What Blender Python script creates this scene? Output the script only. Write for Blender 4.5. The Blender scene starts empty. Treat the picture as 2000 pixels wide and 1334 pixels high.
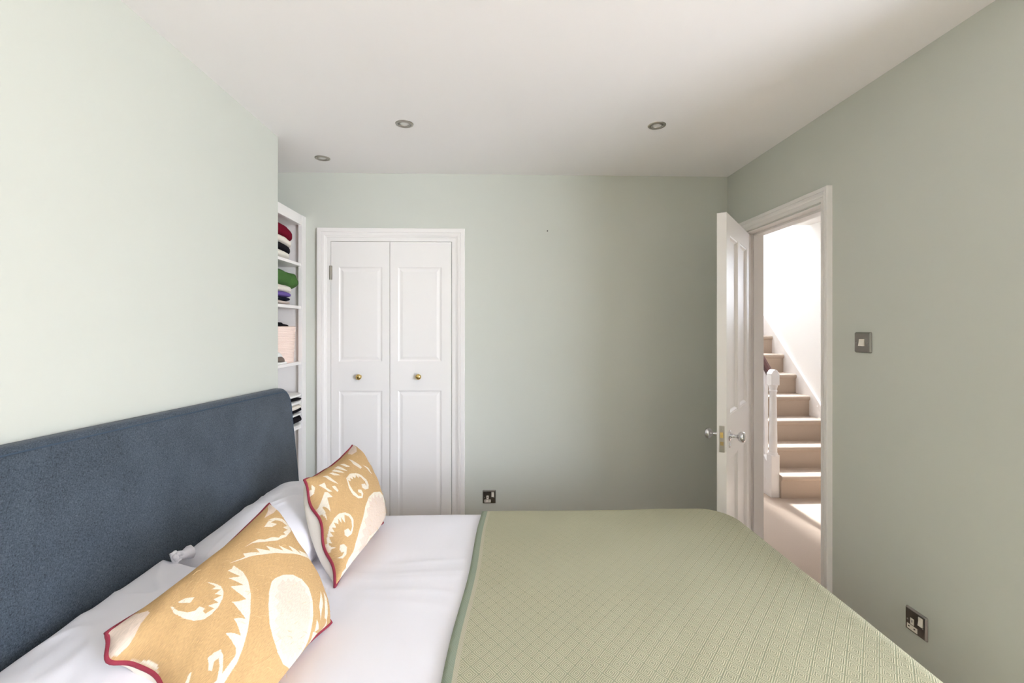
import bpy, bmesh, math, random
import numpy as np
from mathutils import Vector, noise

S = bpy.context.scene
COL = S.collection
PI = math.pi

# ------------------------------------------------------------------ camera, sky, sun, exposure
cam_d = bpy.data.cameras.new('camera')
cam = bpy.data.objects.new('camera', cam_d)
COL.objects.link(cam)
cam_d.sensor_fit = 'HORIZONTAL'
cam_d.sensor_width = 36.0
cam_d.lens = 36.0 * 900.0 / 2000.0
cam_d.shift_y = -25.0 / 2000.0
cam_d.clip_start = 0.02
cam.location = (0, 0, 1.4)
cam.rotation_euler = (PI / 2, 0, -math.atan(28.0 / 900.0))
S.camera = cam

SKY = 1.0
w = bpy.data.worlds.new('world')
S.world = w
w.use_nodes = True
nt = w.node_tree
nt.nodes.clear()
wo = nt.nodes.new('ShaderNodeOutputWorld')
bg = nt.nodes.new('ShaderNodeBackground')
tc = nt.nodes.new('ShaderNodeTexCoord')
sx = nt.nodes.new('ShaderNodeSeparateXYZ')
rp = nt.nodes.new('ShaderNodeValToRGB')
mp = nt.nodes.new('ShaderNodeMapRange')
mp.inputs[1].default_value = -1.0
mp.inputs[2].default_value = 1.0
nt.links.new(tc.outputs['Generated'], sx.inputs[0])
nt.links.new(sx.outputs[2], mp.inputs[0])
nt.links.new(mp.outputs[0], rp.inputs[0])
el = rp.color_ramp.elements
el[0].position = 0.0
el[0].color = (0.89, 0.96, 1.12, 1)          # ground below the horizon, brightened to throw more light on the ceiling
el[1].position = 1.0
el[1].color = (0.80, 0.92, 1.11, 1)           # bright overcast zenith
e = el.new(0.47)
e.color = (0.61, 0.65, 0.71, 1)              # garden
e = el.new(0.56)
e.color = (0.89, 0.97, 1.13, 1)              # pale horizon haze
nt.links.new(rp.outputs[0], bg.inputs[0])
bg.inputs[1].default_value = SKY
nt.links.new(bg.outputs[0], wo.inputs[0])

sd = bpy.data.lights.new('sun', 'SUN')
sd.energy = 0.42
sd.angle = math.radians(5.0)
sd.color = (0.96, 0.97, 1.0)
sun = bpy.data.objects.new('sun', sd)
COL.objects.link(sun)
sun.location = (2.6, 9, 10)
sun.rotation_euler = (math.radians(-32), 0, 0)       # from beyond the stairs, 58 degrees high

def portal(name, loc, rot, sx_, sy_):
    d = bpy.data.lights.new(name, 'AREA')
    d.shape = 'RECTANGLE'
    d.size = sx_
    d.size_y = sy_
    d.cycles.is_portal = True
    o = bpy.data.objects.new(name, d)
    COL.objects.link(o)
    o.location = loc
    o.rotation_euler = rot

# added bedroom window, added hall window, stairwell rooflight: sky portals only (they emit nothing)
WX0, WX1, WZ0, WZ1, RY = 2.55, 4.48, 0.12, 2.36, -2.00        # unseen window in an invented wider part of the room, shaping the daylight
portal('portal_rear', ((WX0 + WX1) / 2, RY - 0.16, (WZ0 + WZ1) / 2), (PI / 2, 0, 0), WX1 - WX0, WZ1 - WZ0)
portal('portal_roof', (2.62, 6.15, 5.12), (0, 0, 0), 0.66, 2.0)
portal('portal_hall', (3.16, 3.48, 1.77), (0, PI / 2, 0), 0.66, 0.25)

S.view_settings.view_transform = 'Standard'
S.view_settings.look = 'None'
S.view_settings.exposure = 5.12
S.view_settings.gamma = 1.0
S.view_settings.use_curve_mapping = False
S.cycles.max_bounces = 12
S.cycles.diffuse_bounces = 8
S.cycles.glossy_bounces = 4
S.cycles.sample_clamp_indirect = 6.0
S.cycles.caustics_reflective = False
S.cycles.caustics_refractive = False

# ------------------------------------------------------------------ materials
def new_mat(name):
    m = bpy.data.materials.new(name)
    m.use_nodes = True
    n = m.node_tree
    b = n.nodes['Principled BSDF']
    return m, n, b

def srgb(r, g, b):
    f = lambda c: (c / 255 / 12.92) if c / 255 <= 0.04045 else ((c / 255 + 0.055) / 1.055) ** 2.4
    return (f(r), f(g), f(b), 1)

def simple(name, col, rough=0.5, metal=0.0, bump=0.0, bscale=200.0, var=0.0, spec=0.5, coat=0.0, stretch=(1, 1, 1)):
    m, n, b = new_mat(name)
    b.inputs['Base Color'].default_value = col
    b.inputs['Roughness'].default_value = rough
    b.inputs['Metallic'].default_value = metal
    b.inputs['Specular IOR Level'].default_value = spec
    b.inputs['Coat Weight'].default_value = coat
    tcn = n.nodes.new('ShaderNodeTexCoord')
    mpn = n.nodes.new('ShaderNodeMapping')
    mpn.inputs['Scale'].default_value = stretch
    n.links.new(tcn.outputs['Object'], mpn.inputs[0])
    ns = n.nodes.new('ShaderNodeTexNoise')
    ns.inputs['Scale'].default_value = bscale
    ns.inputs['Detail'].default_value = 4
    n.links.new(mpn.outputs[0], ns.inputs['Vector'])
    if bump:
        bp = n.nodes.new('ShaderNodeBump')
        bp.inputs['Strength'].default_value = bump
        bp.inputs['Distance'].default_value = 0.002
        n.links.new(ns.outputs[0], bp.inputs['Height'])
        n.links.new(bp.outputs[0], b.inputs['Normal'])
    if var:
        mx = n.nodes.new('ShaderNodeMixRGB')
        mx.inputs[1].default_value = tuple(c * (1 - var) for c in col[:3]) + (1,)
        mx.inputs[2].default_value = tuple(min(1, c * (1 + var)) for c in col[:3]) + (1,)
        n.links.new(ns.outputs[0], mx.inputs[0])
        n.links.new(mx.outputs[0], b.inputs['Base Color'])
    return m

M = {}
M['wall'] = simple('sage_paint', srgb(205, 207, 198), 0.75, bump=0.08, bscale=140)
M['ceiling'] = simple('ceiling_paint', srgb(249, 246, 246), 0.85, bump=0.05, bscale=120)
M['white'] = simple('white_paint', srgb(240, 236, 233), 0.38, bump=0.03, bscale=60)
M['hallwall'] = simple('hall_paint', srgb(244, 242, 238), 0.8, bump=0.05, bscale=120)
M['linen'] = simple('white_cotton', srgb(240, 239, 246), 0.85, bump=0.35, bscale=28, spec=0.2, stretch=(1, 0.45, 1))
M['carpet'] = simple('beige_carpet', srgb(192, 175, 159), 0.95, bump=0.9, bscale=420, var=0.10, spec=0.1)
M['chrome'] = simple('chrome', (0.72, 0.72, 0.74, 1), 0.12, 1.0)
M['brass'] = simple('polished_brass', (0.80, 0.58, 0.22, 1), 0.18, 1.0)
M['dullbrass'] = simple('worn_brass', (0.52, 0.40, 0.20, 1), 0.35, 1.0)
M['nickel'] = simple('brushed_nickel', (0.46, 0.43, 0.39, 1), 0.32, 1.0)
M['plate'] = simple('dark_steel_plate', (0.30, 0.29, 0.27, 1), 0.22, 1.0)
M['plateedge'] = simple('polished_steel_edge', (0.62, 0.60, 0.55, 1), 0.2, 1.0)
M['plastic'] = simple('white_plastic', srgb(236, 228, 216), 0.4)
M['black'] = simple('black_hole', (0.01, 0.01, 0.01, 1), 0.9)
M['lampglass'] = simple('frosted_lamp_glass', (0.75, 0.74, 0.72, 1), 0.35, bump=0.3, bscale=150)
M['mahogany'] = simple('mahogany', srgb(74, 38, 34), 0.3, var=0.35, bscale=25, stretch=(6, 1, 1))
M['red_pipe'] = simple('crimson_piping', srgb(146, 44, 64), 0.75, bump=0.6, bscale=500)
M['cream_back'] = simple('cream_cushion_back', srgb(240, 232, 220), 0.85, bump=0.25, bscale=300)
M['dark'] = simple('dark_interior', (0.05, 0.05, 0.05, 1), 0.9)
M['straw'] = simple('straw_thread', srgb(226, 196, 146), 0.7)

def knit(name, col, sc=220, b=0.8):
    return simple(name, col, 0.95, bump=b, bscale=sc, var=0.18, spec=0.1)
M['maroon'] = knit('maroon_wool', srgb(112, 12, 36))
M['cream_wool'] = knit('cream_wool', srgb(232, 224, 212))
M['ivory_rib'] = knit('ivory_rib', srgb(240, 234, 222))
M['black_wool'] = knit('black_wool', srgb(26, 24, 28))
M['green_wool'] = knit('green_wool', srgb(74, 110, 58))
M['purple_wool'] = knit('purple_wool', srgb(110, 90, 156))
M['navy_wool'] = knit('navy_wool', srgb(26, 26, 40))
M['taupe_wool'] = knit('taupe_wool', srgb(206, 190, 180))
M['pink_rope'] = knit('pink_rope', srgb(248, 220, 208), 350, 0.5)
M['white_cloth'] = knit('white_cloth', srgb(238, 236, 232))
M['brown_leather'] = simple('brown_leather', srgb(104, 86, 72), 0.5, bump=0.1)

# ribbed variant for the ivory jumper (vertical ribs)
def rib(m, scale):
    n = m.node_tree
    b = n.nodes['Principled BSDF']
    t = n.nodes.new('ShaderNodeTexCoord')
    wv = n.nodes.new('ShaderNodeTexWave')
    wv.bands_direction = 'Y'
    wv.inputs['Scale'].default_value = scale
    wv.inputs['Distortion'].default_value = 1.0
    n.links.new(t.outputs['Object'], wv.inputs['Vector'])
    bp = n.nodes.new('ShaderNodeBump')
    bp.inputs['Strength'].default_value = 0.7
    bp.inputs['Distance'].default_value = 0.003
    n.links.new(wv.outputs[0], bp.inputs['Height'])
    n.links.new(bp.outputs[0], b.inputs['Normal'])
rib(M['ivory_rib'], 40)

# blue-grey headboard fabric: tiny mottled weave
def mat_headboard():
    m, n, b = new_mat('slate_blue_weave')
    t = n.nodes.new('ShaderNodeTexCoord')
    def nz(sc, st):
        mpn = n.nodes.new('ShaderNodeMapping')
        mpn.inputs['Scale'].default_value = st
        n.links.new(t.outputs['Object'], mpn.inputs[0])
        q = n.nodes.new('ShaderNodeTexNoise')
        q.inputs['Scale'].default_value = sc
        q.inputs['Detail'].default_value = 3
        n.links.new(mpn.outputs[0], q.inputs['Vector'])
        return q
    a1 = nz(520, (1, 1, 0.35))
    a2 = nz(520, (1, 0.35, 1))
    a3 = nz(9, (1, 1, 1))
    ad = n.nodes.new('ShaderNodeMath'); ad.operation = 'ADD'
    n.links.new(a1.outputs[0], ad.inputs[0]); n.links.new(a2.outputs[0], ad.inputs[1])
    ad2 = n.nodes.new('ShaderNodeMath'); ad2.operation = 'MULTIPLY_ADD'
    n.links.new(a3.outputs[0], ad2.inputs[0]); ad2.inputs[1].default_value = 0.35
    n.links.new(ad.outputs[0], ad2.inputs[2])
    r = n.nodes.new('ShaderNodeValToRGB')
    r.color_ramp.elements[0].position = 0.0
    mr = n.nodes.new('ShaderNodeMapRange')
    mr.inputs[1].default_value = 0.8; mr.inputs[2].default_value = 1.55
    n.links.new(ad2.outputs[0], mr.inputs[0])
    r.color_ramp.elements[0].color = srgb(34, 42, 51)
    r.color_ramp.elements[1].color = srgb(88, 99, 111)
    n.links.new(mr.outputs[0], r.inputs[0])
    n.links.new(r.outputs[0], b.inputs['Base Color'])
    b.inputs['Roughness'].default_value = 0.95
    b.inputs['Specular IOR Level'].default_value = 0.15
    b.inputs['Sheen Weight'].default_value = 0.15
    bp = n.nodes.new('ShaderNodeBump')
    bp.inputs['Strength'].default_value = 0.5
    bp.inputs['Distance'].default_value = 0.001
    n.links.new(ad.outputs[0], bp.inputs['Height'])
    n.links.new(bp.outputs[0], b.inputs['Normal'])
    return m
M['headboard'] = mat_headboard()
M['headboard_welt'] = simple('slate_blue_welt', srgb(70, 84, 99), 0.9, bump=0.4, bscale=400, spec=0.1)

# woven throw: concentric diamonds, u = metres from the hemmed edge, v = metres along it (UV map)
def mat_throw():
    m, n, b = new_mat('sage_diamond_weave')
    L = n.links.new
    t = n.nodes.new('ShaderNodeUVMap'); t.uv_map = 'weave'
    s = n.nodes.new('ShaderNodeSeparateXYZ')
    L(t.outputs[0], s.inputs[0])
    def mth(op, a, bb=None, c=None):
        q = n.nodes.new('ShaderNodeMath'); q.operation = op
        for i, x in enumerate((a, bb, c)):
            if x is None: continue
            if isinstance(x, (int, float)): q.inputs[i].default_value = x
            else: L(x, q.inputs[i])
        return q.outputs[0]
    nzz = n.nodes.new('ShaderNodeTexNoise'); nzz.inputs['Scale'].default_value = 9; nzz.inputs['Detail'].default_value = 2
    L(t.outputs[0], nzz.inputs['Vector'])
    wob = mth('MULTIPLY_ADD', nzz.outputs[0], 0.010, -0.005)
    U = mth('DIVIDE', mth('ADD', s.outputs[0], wob), 0.043)
    V = mth('DIVIDE', mth('ADD', s.outputs[1], wob), 0.053)
    p = mth('ADD', U, V)
    q = mth('SUBTRACT', U, V)
    fp = mth('ABSOLUTE', mth('SUBTRACT', mth('FRACT', p), 0.5))
    fq = mth('ABSOLUTE', mth('SUBTRACT', mth('FRACT', q), 0.5))
    d = mth('MAXIMUM', fp, fq)                         # 0 centre .. 0.5 border of each diamond
    ring = mth('COSINE', mth('MULTIPLY', mth('SUBTRACT', d, 0.135), 2 * PI * 7.14))
    ringn = mth('MULTIPLY_ADD', ring, 0.5, 0.5)
    thr = n.nodes.new('ShaderNodeMapRange'); thr.inputs[1].default_value = 0.25; thr.inputs[2].default_value = 0.75
    L(ringn, thr.inputs[0])
    k = thr.outputs[0]
    # weave fibre
    fn = n.nodes.new('ShaderNodeTexNoise'); fn.inputs['Scale'].default_value = 500; fn.inputs['Detail'].default_value = 2
    L(t.outputs[0], fn.inputs['Vector'])
    k2 = mth('ADD', mth('MULTIPLY', k, 0.8), mth('MULTIPLY_ADD', fn.outputs[0], 0.5, -0.18))
    mx = n.nodes.new('ShaderNodeMixRGB')
    mx.inputs[1].default_value = srgb(148, 151, 127)
    mx.inputs[2].default_value = srgb(203, 196, 169)
    L(k2, mx.inputs[0])
    # plain hem bands at the edge
    band = mth('LESS_THAN', s.outputs[0], 0.024)
    band2 = mth('MULTIPLY', mth('LESS_THAN', s.outputs[0], 0.036), mth('GREATER_THAN', s.outputs[0], 0.024))
    m2 = n.nodes.new('ShaderNodeMixRGB'); m2.inputs[2].default_value = srgb(144, 155, 138)
    L(band, m2.inputs[0]); L(mx.outputs[0], m2.inputs[1])
    m3 = n.nodes.new('ShaderNodeMixRGB'); m3.inputs[2].default_value = srgb(186, 180, 160)
    L(mth('MULTIPLY', band2, 0.8), m3.inputs[0]); L(m2.outputs[0], m3.inputs[1])
    L(m3.outputs[0], b.inputs['Base Color'])
    b.inputs['Roughness'].default_value = 0.9
    b.inputs['Specular IOR Level'].default_value = 0.2
    bp = n.nodes.new('ShaderNodeBump'); bp.inputs['Strength'].default_value = 0.5; bp.inputs['Distance'].default_value = 0.0015
    L(k2, bp.inputs['Height']); L(bp.outputs[0], b.inputs['Normal'])
    return m
M['throw'] = mat_throw()

# embroidered cushion fronts: thread colours come from the print stored on the cloth, stitches are a fine slanted relief
def mat_embroidery():
    m, n, b = new_mat('suzani_embroidery')
    L = n.links.new
    at = n.nodes.new('ShaderNodeAttribute'); at.attribute_name = 'print'
    t = n.nodes.new('ShaderNodeUVMap'); t.uv_map = 'cloth'
    mpn = n.nodes.new('ShaderNodeMapping')
    mpn.inputs['Rotation'].default_value = (0, 0, math.radians(38))
    mpn.inputs['Scale'].default_value = (130, 650, 1)
    L(t.outputs[0], mpn.inputs[0])
    nz = n.nodes.new('ShaderNodeTexNoise'); nz.inputs['Scale'].default_value = 1.0; nz.inputs['Detail'].default_value = 4
    L(mpn.outputs[0], nz.inputs['Vector'])
    mr = n.nodes.new('ShaderNodeMapRange')
    mr.inputs[1].default_value = 0.25; mr.inputs[2].default_value = 0.75
    mr.inputs[3].default_value = 0.80; mr.inputs[4].default_value = 1.18
    L(nz.outputs[0], mr.inputs[0])
    mul = n.nodes.new('ShaderNodeVectorMath'); mul.operation = 'SCALE'
    L(at.outputs['Color'], mul.inputs[0]); L(mr.outputs[0], mul.inputs['Scale'])
    L(mul.outputs[0], b.inputs['Base Color'])
    b.inputs['Roughness'].default_value = 0.85
    b.inputs['Specular IOR Level'].default_value = 0.25
    bp = n.nodes.new('ShaderNodeBump'); bp.inputs['Strength'].default_value = 0.45; bp.inputs['Distance'].default_value = 0.002
    L(nz.outputs[0], bp.inputs['Height']); L(bp.outputs[0], b.inputs['Normal'])
    return m
M['embroidery'] = mat_embroidery()

# ------------------------------------------------------------------ mesh helpers
ORG = {}
def org(p):
    return ORG.get(p.name, (0, 0, 0)) if p is not None else (0, 0, 0)

def thing(name, loc, label=None, cat=None, group=None, kind=None):
    o = bpy.data.objects.new(name, None)
    o.empty_display_size = 0.05
    COL.objects.link(o)
    o.location = loc
    ORG[o.name] = tuple(loc)
    tag(o, label, cat, group, kind)
    return o

def tag(o, label=None, cat=None, group=None, kind=None):
    if label: o['label'] = label
    if cat: o['category'] = cat
    if group: o['group'] = group
    if kind: o['kind'] = kind
    return o

class MB:
    def __init__(s):
        s.v = []; s.f = []
    def add(s, vs, fs):
        n = len(s.v)
        s.v += [tuple(p) for p in vs]
        s.f += [tuple(i + n for i in f) for f in fs]
        return s
    def box(s, x0, x1, y0, y1, z0, z1):
        vs = [(x0, y0, z0), (x1, y0, z0), (x1, y1, z0), (x0, y1, z0), (x0, y0, z1), (x1, y0, z1), (x1, y1, z1), (x0, y1, z1)]
        return s.add(vs, [(0, 3, 2, 1), (4, 5, 6, 7), (0, 1, 5, 4), (1, 2, 6, 5), (2, 3, 7, 6), (3, 0, 4, 7)])
    def prism(s, poly, axis, a, b):
        """poly: list of 2D points in the plane across `axis`; extruded from a to b"""
        n = len(poly)
        def P(p, t):
            return {'x': (t, p[0], p[1]), 'y': (p[0], t, p[1]), 'z': (p[0], p[1], t)}[axis]
        vs = [P(p, a) for p in poly] + [P(p, b) for p in poly]
        fs = [tuple(range(n))[::-1], tuple(range(n, 2 * n))] + [(i, (i + 1) % n, n + (i + 1) % n, n + i) for i in range(n)]
        return s.add(vs, fs)
    def lathe(s, prof, c, ax, n=28, cap0=True, cap1=True):
        """prof: (radius, distance along axis); c origin; ax axis vector"""
        ax = Vector(ax).normalized()
        u = ax.orthogonal().normalized(); w_ = ax.cross(u)
        c = Vector(c); vs = []
        for r, h in prof:
            for k in range(n):
                a = 2 * PI * k / n
                vs.append(c + ax * h + (u * math.cos(a) + w_ * math.sin(a)) * r)
        fs = []
        for i in range(len(prof) - 1):
            for k in range(n):
                fs.append((i * n + k, i * n + (k + 1) % n, (i + 1) * n + (k + 1) % n, (i + 1) * n + k))
        if cap0: fs.append(tuple(range(n))[::-1])
        if cap1: fs.append(tuple((len(prof) - 1) * n + k for k in range(n)))
        return s.add(vs, fs)
    def tube(s, pts, r, n=8, closed=False):
        pts = [Vector(p) for p in pts]; N = len(pts); vs = []; fs = []
        up = Vector((0.13, 0.21, 0.97)); prev = None
        for i, p in enumerate(pts):
            if closed: t = pts[(i + 1) % N] - pts[i - 1]
            else: t = pts[min(i + 1, N - 1)] - pts[max(i - 1, 0)]
            t.normalize()
            a = (prev - t * prev.dot(t)) if prev is not None else t.cross(up)
            if a.length < 1e-6: a = t.orthogonal()
            a.normalize(); prev = a
            b_ = t.cross(a)
            rr = r[i] if isinstance(r, (list, tuple)) else r
            for k in range(n):
                q = 2 * PI * k / n
                vs.append(p + (a * math.cos(q) + b_ * math.sin(q)) * rr)
        M_ = N if closed else N - 1
        for i in range(M_):
            j = (i + 1) % N
            for k in range(n):
                fs.append((i * n + k, i * n + (k + 1) % n, j * n + (k + 1) % n, j * n + k))
        if not closed:
            fs.append(tuple(range(n))[::-1]); fs.append(tuple((N - 1) * n + k for k in range(n)))
        return s.add(vs, fs)
    def build(s, name, mat, parent=None, smooth=False, bevel=0.0, seg=2, kind=None, fix=True):
        ox, oy, oz = org(parent)
        me = bpy.data.meshes.new(name)
        me.from_pydata([(x - ox, y - oy, z - oz) for x, y, z in s.v], [], s.f)
        if fix:
            bm = bmesh.new(); bm.from_mesh(me)
            bmesh.ops.recalc_face_normals(bm, faces=bm.faces)
            bm.to_mesh(me); bm.free()
        if mat is not None: me.materials.append(mat)
        o = bpy.data.objects.new(name, me)
        COL.objects.link(o)
        if parent is not None:
            o.parent = parent
            ORG[o.name] = (ox, oy, oz)
        if smooth:
            for p in me.polygons: p.use_smooth = True
        if bevel:
            md = o.modifiers.new('bevel', 'BEVEL')
            md.width = bevel; md.segments = seg; md.limit_method = 'ANGLE'; md.angle_limit = math.radians(40)
            md.harden_normals = False
        if kind: o['kind'] = kind
        return o

def weld(o, d=1e-5):
    bm = bmesh.new(); bm.from_mesh(o.data)
    bmesh.ops.remove_doubles(bm, verts=bm.verts, dist=d)
    bmesh.ops.recalc_face_normals(bm, faces=bm.faces)
    bm.to_mesh(o.data); bm.free()

def auto_smooth(o, deg=40):
    me = o.data
    for p in me.polygons: p.use_smooth = True
    bm = bmesh.new(); bm.from_mesh(me)
    for e_ in bm.edges:
        if len(e_.link_faces) == 2 and e_.calc_face_angle(0) > math.radians(deg): e_.smooth = False
    bm.to_mesh(me); bm.free()

def nz3(x, y, z=0.0):
    return noise.noise(Vector((x, y, z)))

# ------------------------------------------------------------------ room shell
XL, YC, YB, XR, H = -1.147, 2.443, 2.991, 1.515, 2.4
XH = 1.627                       # hall face of the bedroom's right wall
XA = -1.56                       # back of the alcove
STR = 'structure'
RISE, GO, SY, NST = 0.189, 0.200, 3.710, 12
DY0, DY1, DZ = 2.105, 2.785, 1.985      # doorway in the right wall
CX0, CX1, CZ1 = -1.067, -0.295, 1.960   # closet opening in the back wall

MB().box(-2.2, 4.62, RY - 0.12, 8.0, -0.12, 0).build('floor', M['carpet'], kind=STR)
c_ = MB()
c_.box(-1.70, XH, RY - 0.12, YB + 0.6, H, H + 0.12).box(XH, 4.62, RY - 0.12, 1.2, H, H + 0.12)  # second slab roofs the invented room extension
c_.build('ceiling', M['ceiling'], kind=STR)
MB().box(XH, 3.05, 1.2, 4.37, H, H + 0.12).build('ceiling_hall', M['hallwall'], kind=STR)
MB().box(-1.70, XL, RY - 0.12, YC, 0, H).build('wall_left', M['wall'], kind=STR)
MB().box(-1.70, XA, YC, YB + 0.1, 0, H).build('wall_alcove', M['wall'], kind=STR)
b_ = MB()
b_.box(XA, CX0 - 0.012, YB, YB + 0.1, 0, H).box(CX1 + 0.012, XR, YB, YB + 0.1, 0, H).box(CX0 - 0.012, CX1 + 0.012, YB, YB + 0.1, CZ1 + 0.012, H)
b_.build('wall_back', M['wall'], kind=STR)
k_ = MB()
k_.box(CX0 - 0.15, CX0 - 0.05, YB + 0.1, YB + 0.55, 0, H).box(CX1 + 0.05, CX1 + 0.15, YB + 0.1, YB + 0.55, 0, H)
k_.box(CX0 - 0.15, CX1 + 0.15, YB + 0.55, YB + 0.6, 0, H)
k_.build('wall_closet', M['dark'], kind=STR)
r_ = MB()  # near end stops short, opening onto the invented extension for slanting light
r_.box(XR, XH, 0.85, DY0, 0, H).box(XR, XH, DY1, 7.9, 0, H).box(XR, XH, DY0, DY1, DZ, H).box(XR, XH, 4.37, 7.9, H, 5.1)
ro = r_.build('wall_right', M['wall'], kind=STR)
ro.data.materials.append(M['hallwall'])
for p in ro.data.polygons:
    if p.normal.x > 0.9 or (p.center.z > H): p.material_index = 1
q_ = MB()
q_.box(XL, WX0, RY - 0.12, RY, 0, H).box(WX1, 4.62, RY - 0.12, RY, 0, H).box(WX0, WX1, RY - 0.12, RY, 0, WZ0).box(WX0, WX1, RY - 0.12, RY, WZ1, H)
q_.build('wall_rear', M['wall'], kind=STR)
# hall and stairwell
HX = 3.012
h_ = MB()
h_.box(HX, HX + 0.12, 1.2, 3.36, 0, H).box(HX, HX + 0.12, 3.36, 3.60, 2.10, H).box(HX, HX + 0.12, 3.36, 3.60, 0, 1.45).box(HX, HX + 0.12, 3.60, 7.9, 0, 5.1)
h_.build('wall_stair', M['hallwall'], kind=STR)
MB().box(XH, 4.62, 1.1, 1.2, 0, H).build('wall_hall', M['hallwall'], kind=STR)
MB().box(4.50, 4.62, RY, 1.1, 0, H).build('wall_side_added', M['wall'], kind=STR)  # added end wall of the invented extension that holds the unseen window
MB().box(XH, HX, SY + GO * NST + 0.0, 7.8, 2.02, RISE * NST).build('floor_landing', M['carpet'], kind=STR)
MB().box(XH, HX, 7.8, 7.9, 0, 5.1).build('wall_landing', M['hallwall'], kind=STR)
MB().box(XH, HX, 4.27, 4.37, H + 0.12, 5.1).build('wall_stairwell', M['hallwall'], kind=STR)
rf = MB()
rf.box(XR, 2.30, 4.27, 7.9, 5.0, 5.1).box(2.95, HX + .12, 4.27, 7.9, 5.0, 5.1).box(2.30, 2.95, 4.27, 5.15, 5.0, 5.1).box(2.30, 2.95, 7.15, 7.9, 5.0, 5.1)
rf.build('ceiling_stairwell', M['hallwall'], kind=STR)

# added, unseen window frames, placed for the daylight they bring in
def window(name, axis, a0, a1, z0, z1, d0, d1, nv, nh):
    o = thing(name, ((a0 + a1) / 2 if axis == 'y' else d0, d0 if axis == 'y' else (a0 + a1) / 2, z0), kind=STR)
    def bx(p, q, r, s):
        m_ = MB()
        return m_.box(p, q, d0, d1, r, s) if axis == 'y' else m_.box(d0, d1, p, q, r, s)
    t = 0.045
    for p, q, r, s in ((a0, a0 + t, z0, z1), (a1 - t, a1, z0, z1), (a0 + t, a1 - t, z0, z0 + t), (a0 + t, a1 - t, z1 - t, z1)):
        bx(p, q, r, s).build('window_frame', M['white'], o)
    for i in range(nv):
        x = a0 + (a1 - a0) * (i + 1) / (nv + 1)
        bx(x - 0.018, x + 0.018, z0 + t, z1 - t).build('glazing_bar', M['white'], o)
    for i in range(nh):
        z = z0 + (z1 - z0) * (i + 1) / (nh + 1)
        bx(a0 + t, a1 - t, z - 0.018, z + 0.018).build('glazing_bar', M['white'], o)
window('window_added_1', 'y', WX0, WX1, WZ0, WZ1, RY - 0.09, RY - 0.05, 2, 1)  # added out of view for the brightness falloff across the back wall

window('window_added_2', 'x', 3.36, 3.60, 1.45, 2.10, HX + 0.05, HX + 0.09, 0, 0)  # added as fill, brings cool sky light into the hall

# baseboards
def baseboard(name, axis, a0, a1, at, out):
    prof = [(0, 0), (0.018, 0), (0.018, 0.10), (0.012, 0.115), (0.010, 0.13), (0.004, 0.14), (0, 0.14)]
    m_ = MB()
    poly = [(at + out * p, z) for p, z in prof]
    m_.prism(poly, axis, a0, a1)
    m_.build(name, M['white'], kind=STR)
baseboard('baseboard_back', 'x', CX1 + 0.10, XR, YB, -1)
baseboard('baseboard_right', 'y', 0.86, 2.04, XR, -1)
baseboard('baseboard_corner', 'y', 2.86, YB, XR, -1)
baseboard('baseboard_left', 'y', RY, YC, XL, 1)
baseboard('baseboard_hall', 'y', 1.2, 3.60, HX, -1)

# architraves: moulding profile mitred round three sides
def architrave(name, axis, a0, a1, top, at, out, prof, parent=None):
    """opening a0..a1 x 0..top; prof = (offset outwards from the opening, projection from the wall)"""
    m_ = MB(); vs = []
    n = len(prof)
    for o_, d in prof:
        for a, z in ((a0 - o_, 0), (a0 - o_, top + o_), (a1 + o_, top + o_), (a1 + o_, 0)):
            w_ = at + out * d
            vs.append((a, w_, z) if axis == 'x' else (w_, a, z))
    fs = []
    for i in range(n):
        j = (i + 1) % n
        for k in range(3): fs.append((i * 4 + k, i * 4 + k + 1, j * 4 + k + 1, j * 4 + k))
    fs.append(tuple(i * 4 for i in range(n))); fs.append(tuple(i * 4 + 3 for i in range(n)))
    m_.add(vs, fs)
    o = m_.build(name, M['white'], parent, kind=None if parent else STR)
    auto_smooth(o, 28)
    return o
ARCH = [(0, 0), (0, 0.011), (0.024, 0.012), (0.0255, 0.015), (0.030, 0.0155), (0.033, 0.0175), (0.040, 0.0215), (0.048, 0.0235), (0.052, 0.0245),
        (0.0535, 0.0215), (0.056, 0.0215), (0.058, 0.025), (0.080, 0.026), (0.083, 0.024), (0.083, 0)]
architrave('trim_1', 'x', CX0, CX1, CZ1, YB, -1, ARCH)
ARCH2 = [(o_ * 0.72, d) for o_, d in ARCH]
architrave('trim_2', 'y', DY0 - 0.005, DY1 + 0.005, DZ + 0.005, XR, -1, ARCH2)
architrave('trim_3', 'y', DY0 - 0.005, DY1 + 0.005, DZ + 0.005, XH, 1, ARCH2)
# door lining with stops in the doorway
ln = MB()
ln.box(XR - 0.001, XH + 0.001, DY1 - 0.004, DY1, 0, DZ).box(XR - 0.001, XH + 0.001, DY0, DY0 + 0.004, 0, DZ).box(XR - 0.001, XH + 0.001, DY0, DY1, DZ - 0.004, DZ)
ln.box(XR + 0.050, XH - 0.002, DY1 - 0.016, DY1 - 0.004, 0, DZ - 0.004).box(XR + 0.050, XH - 0.002, DY0 + 0.004, DY0 + 0.016, 0, DZ - 0.004)
ln.box(XR + 0.050, XH - 0.002, DY0 + 0.004, DY1 - 0.004, DZ - 0.016, DZ - 0.004)
ln.build('trim_4', M['white'], bevel=0.001, kind=STR)

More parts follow.
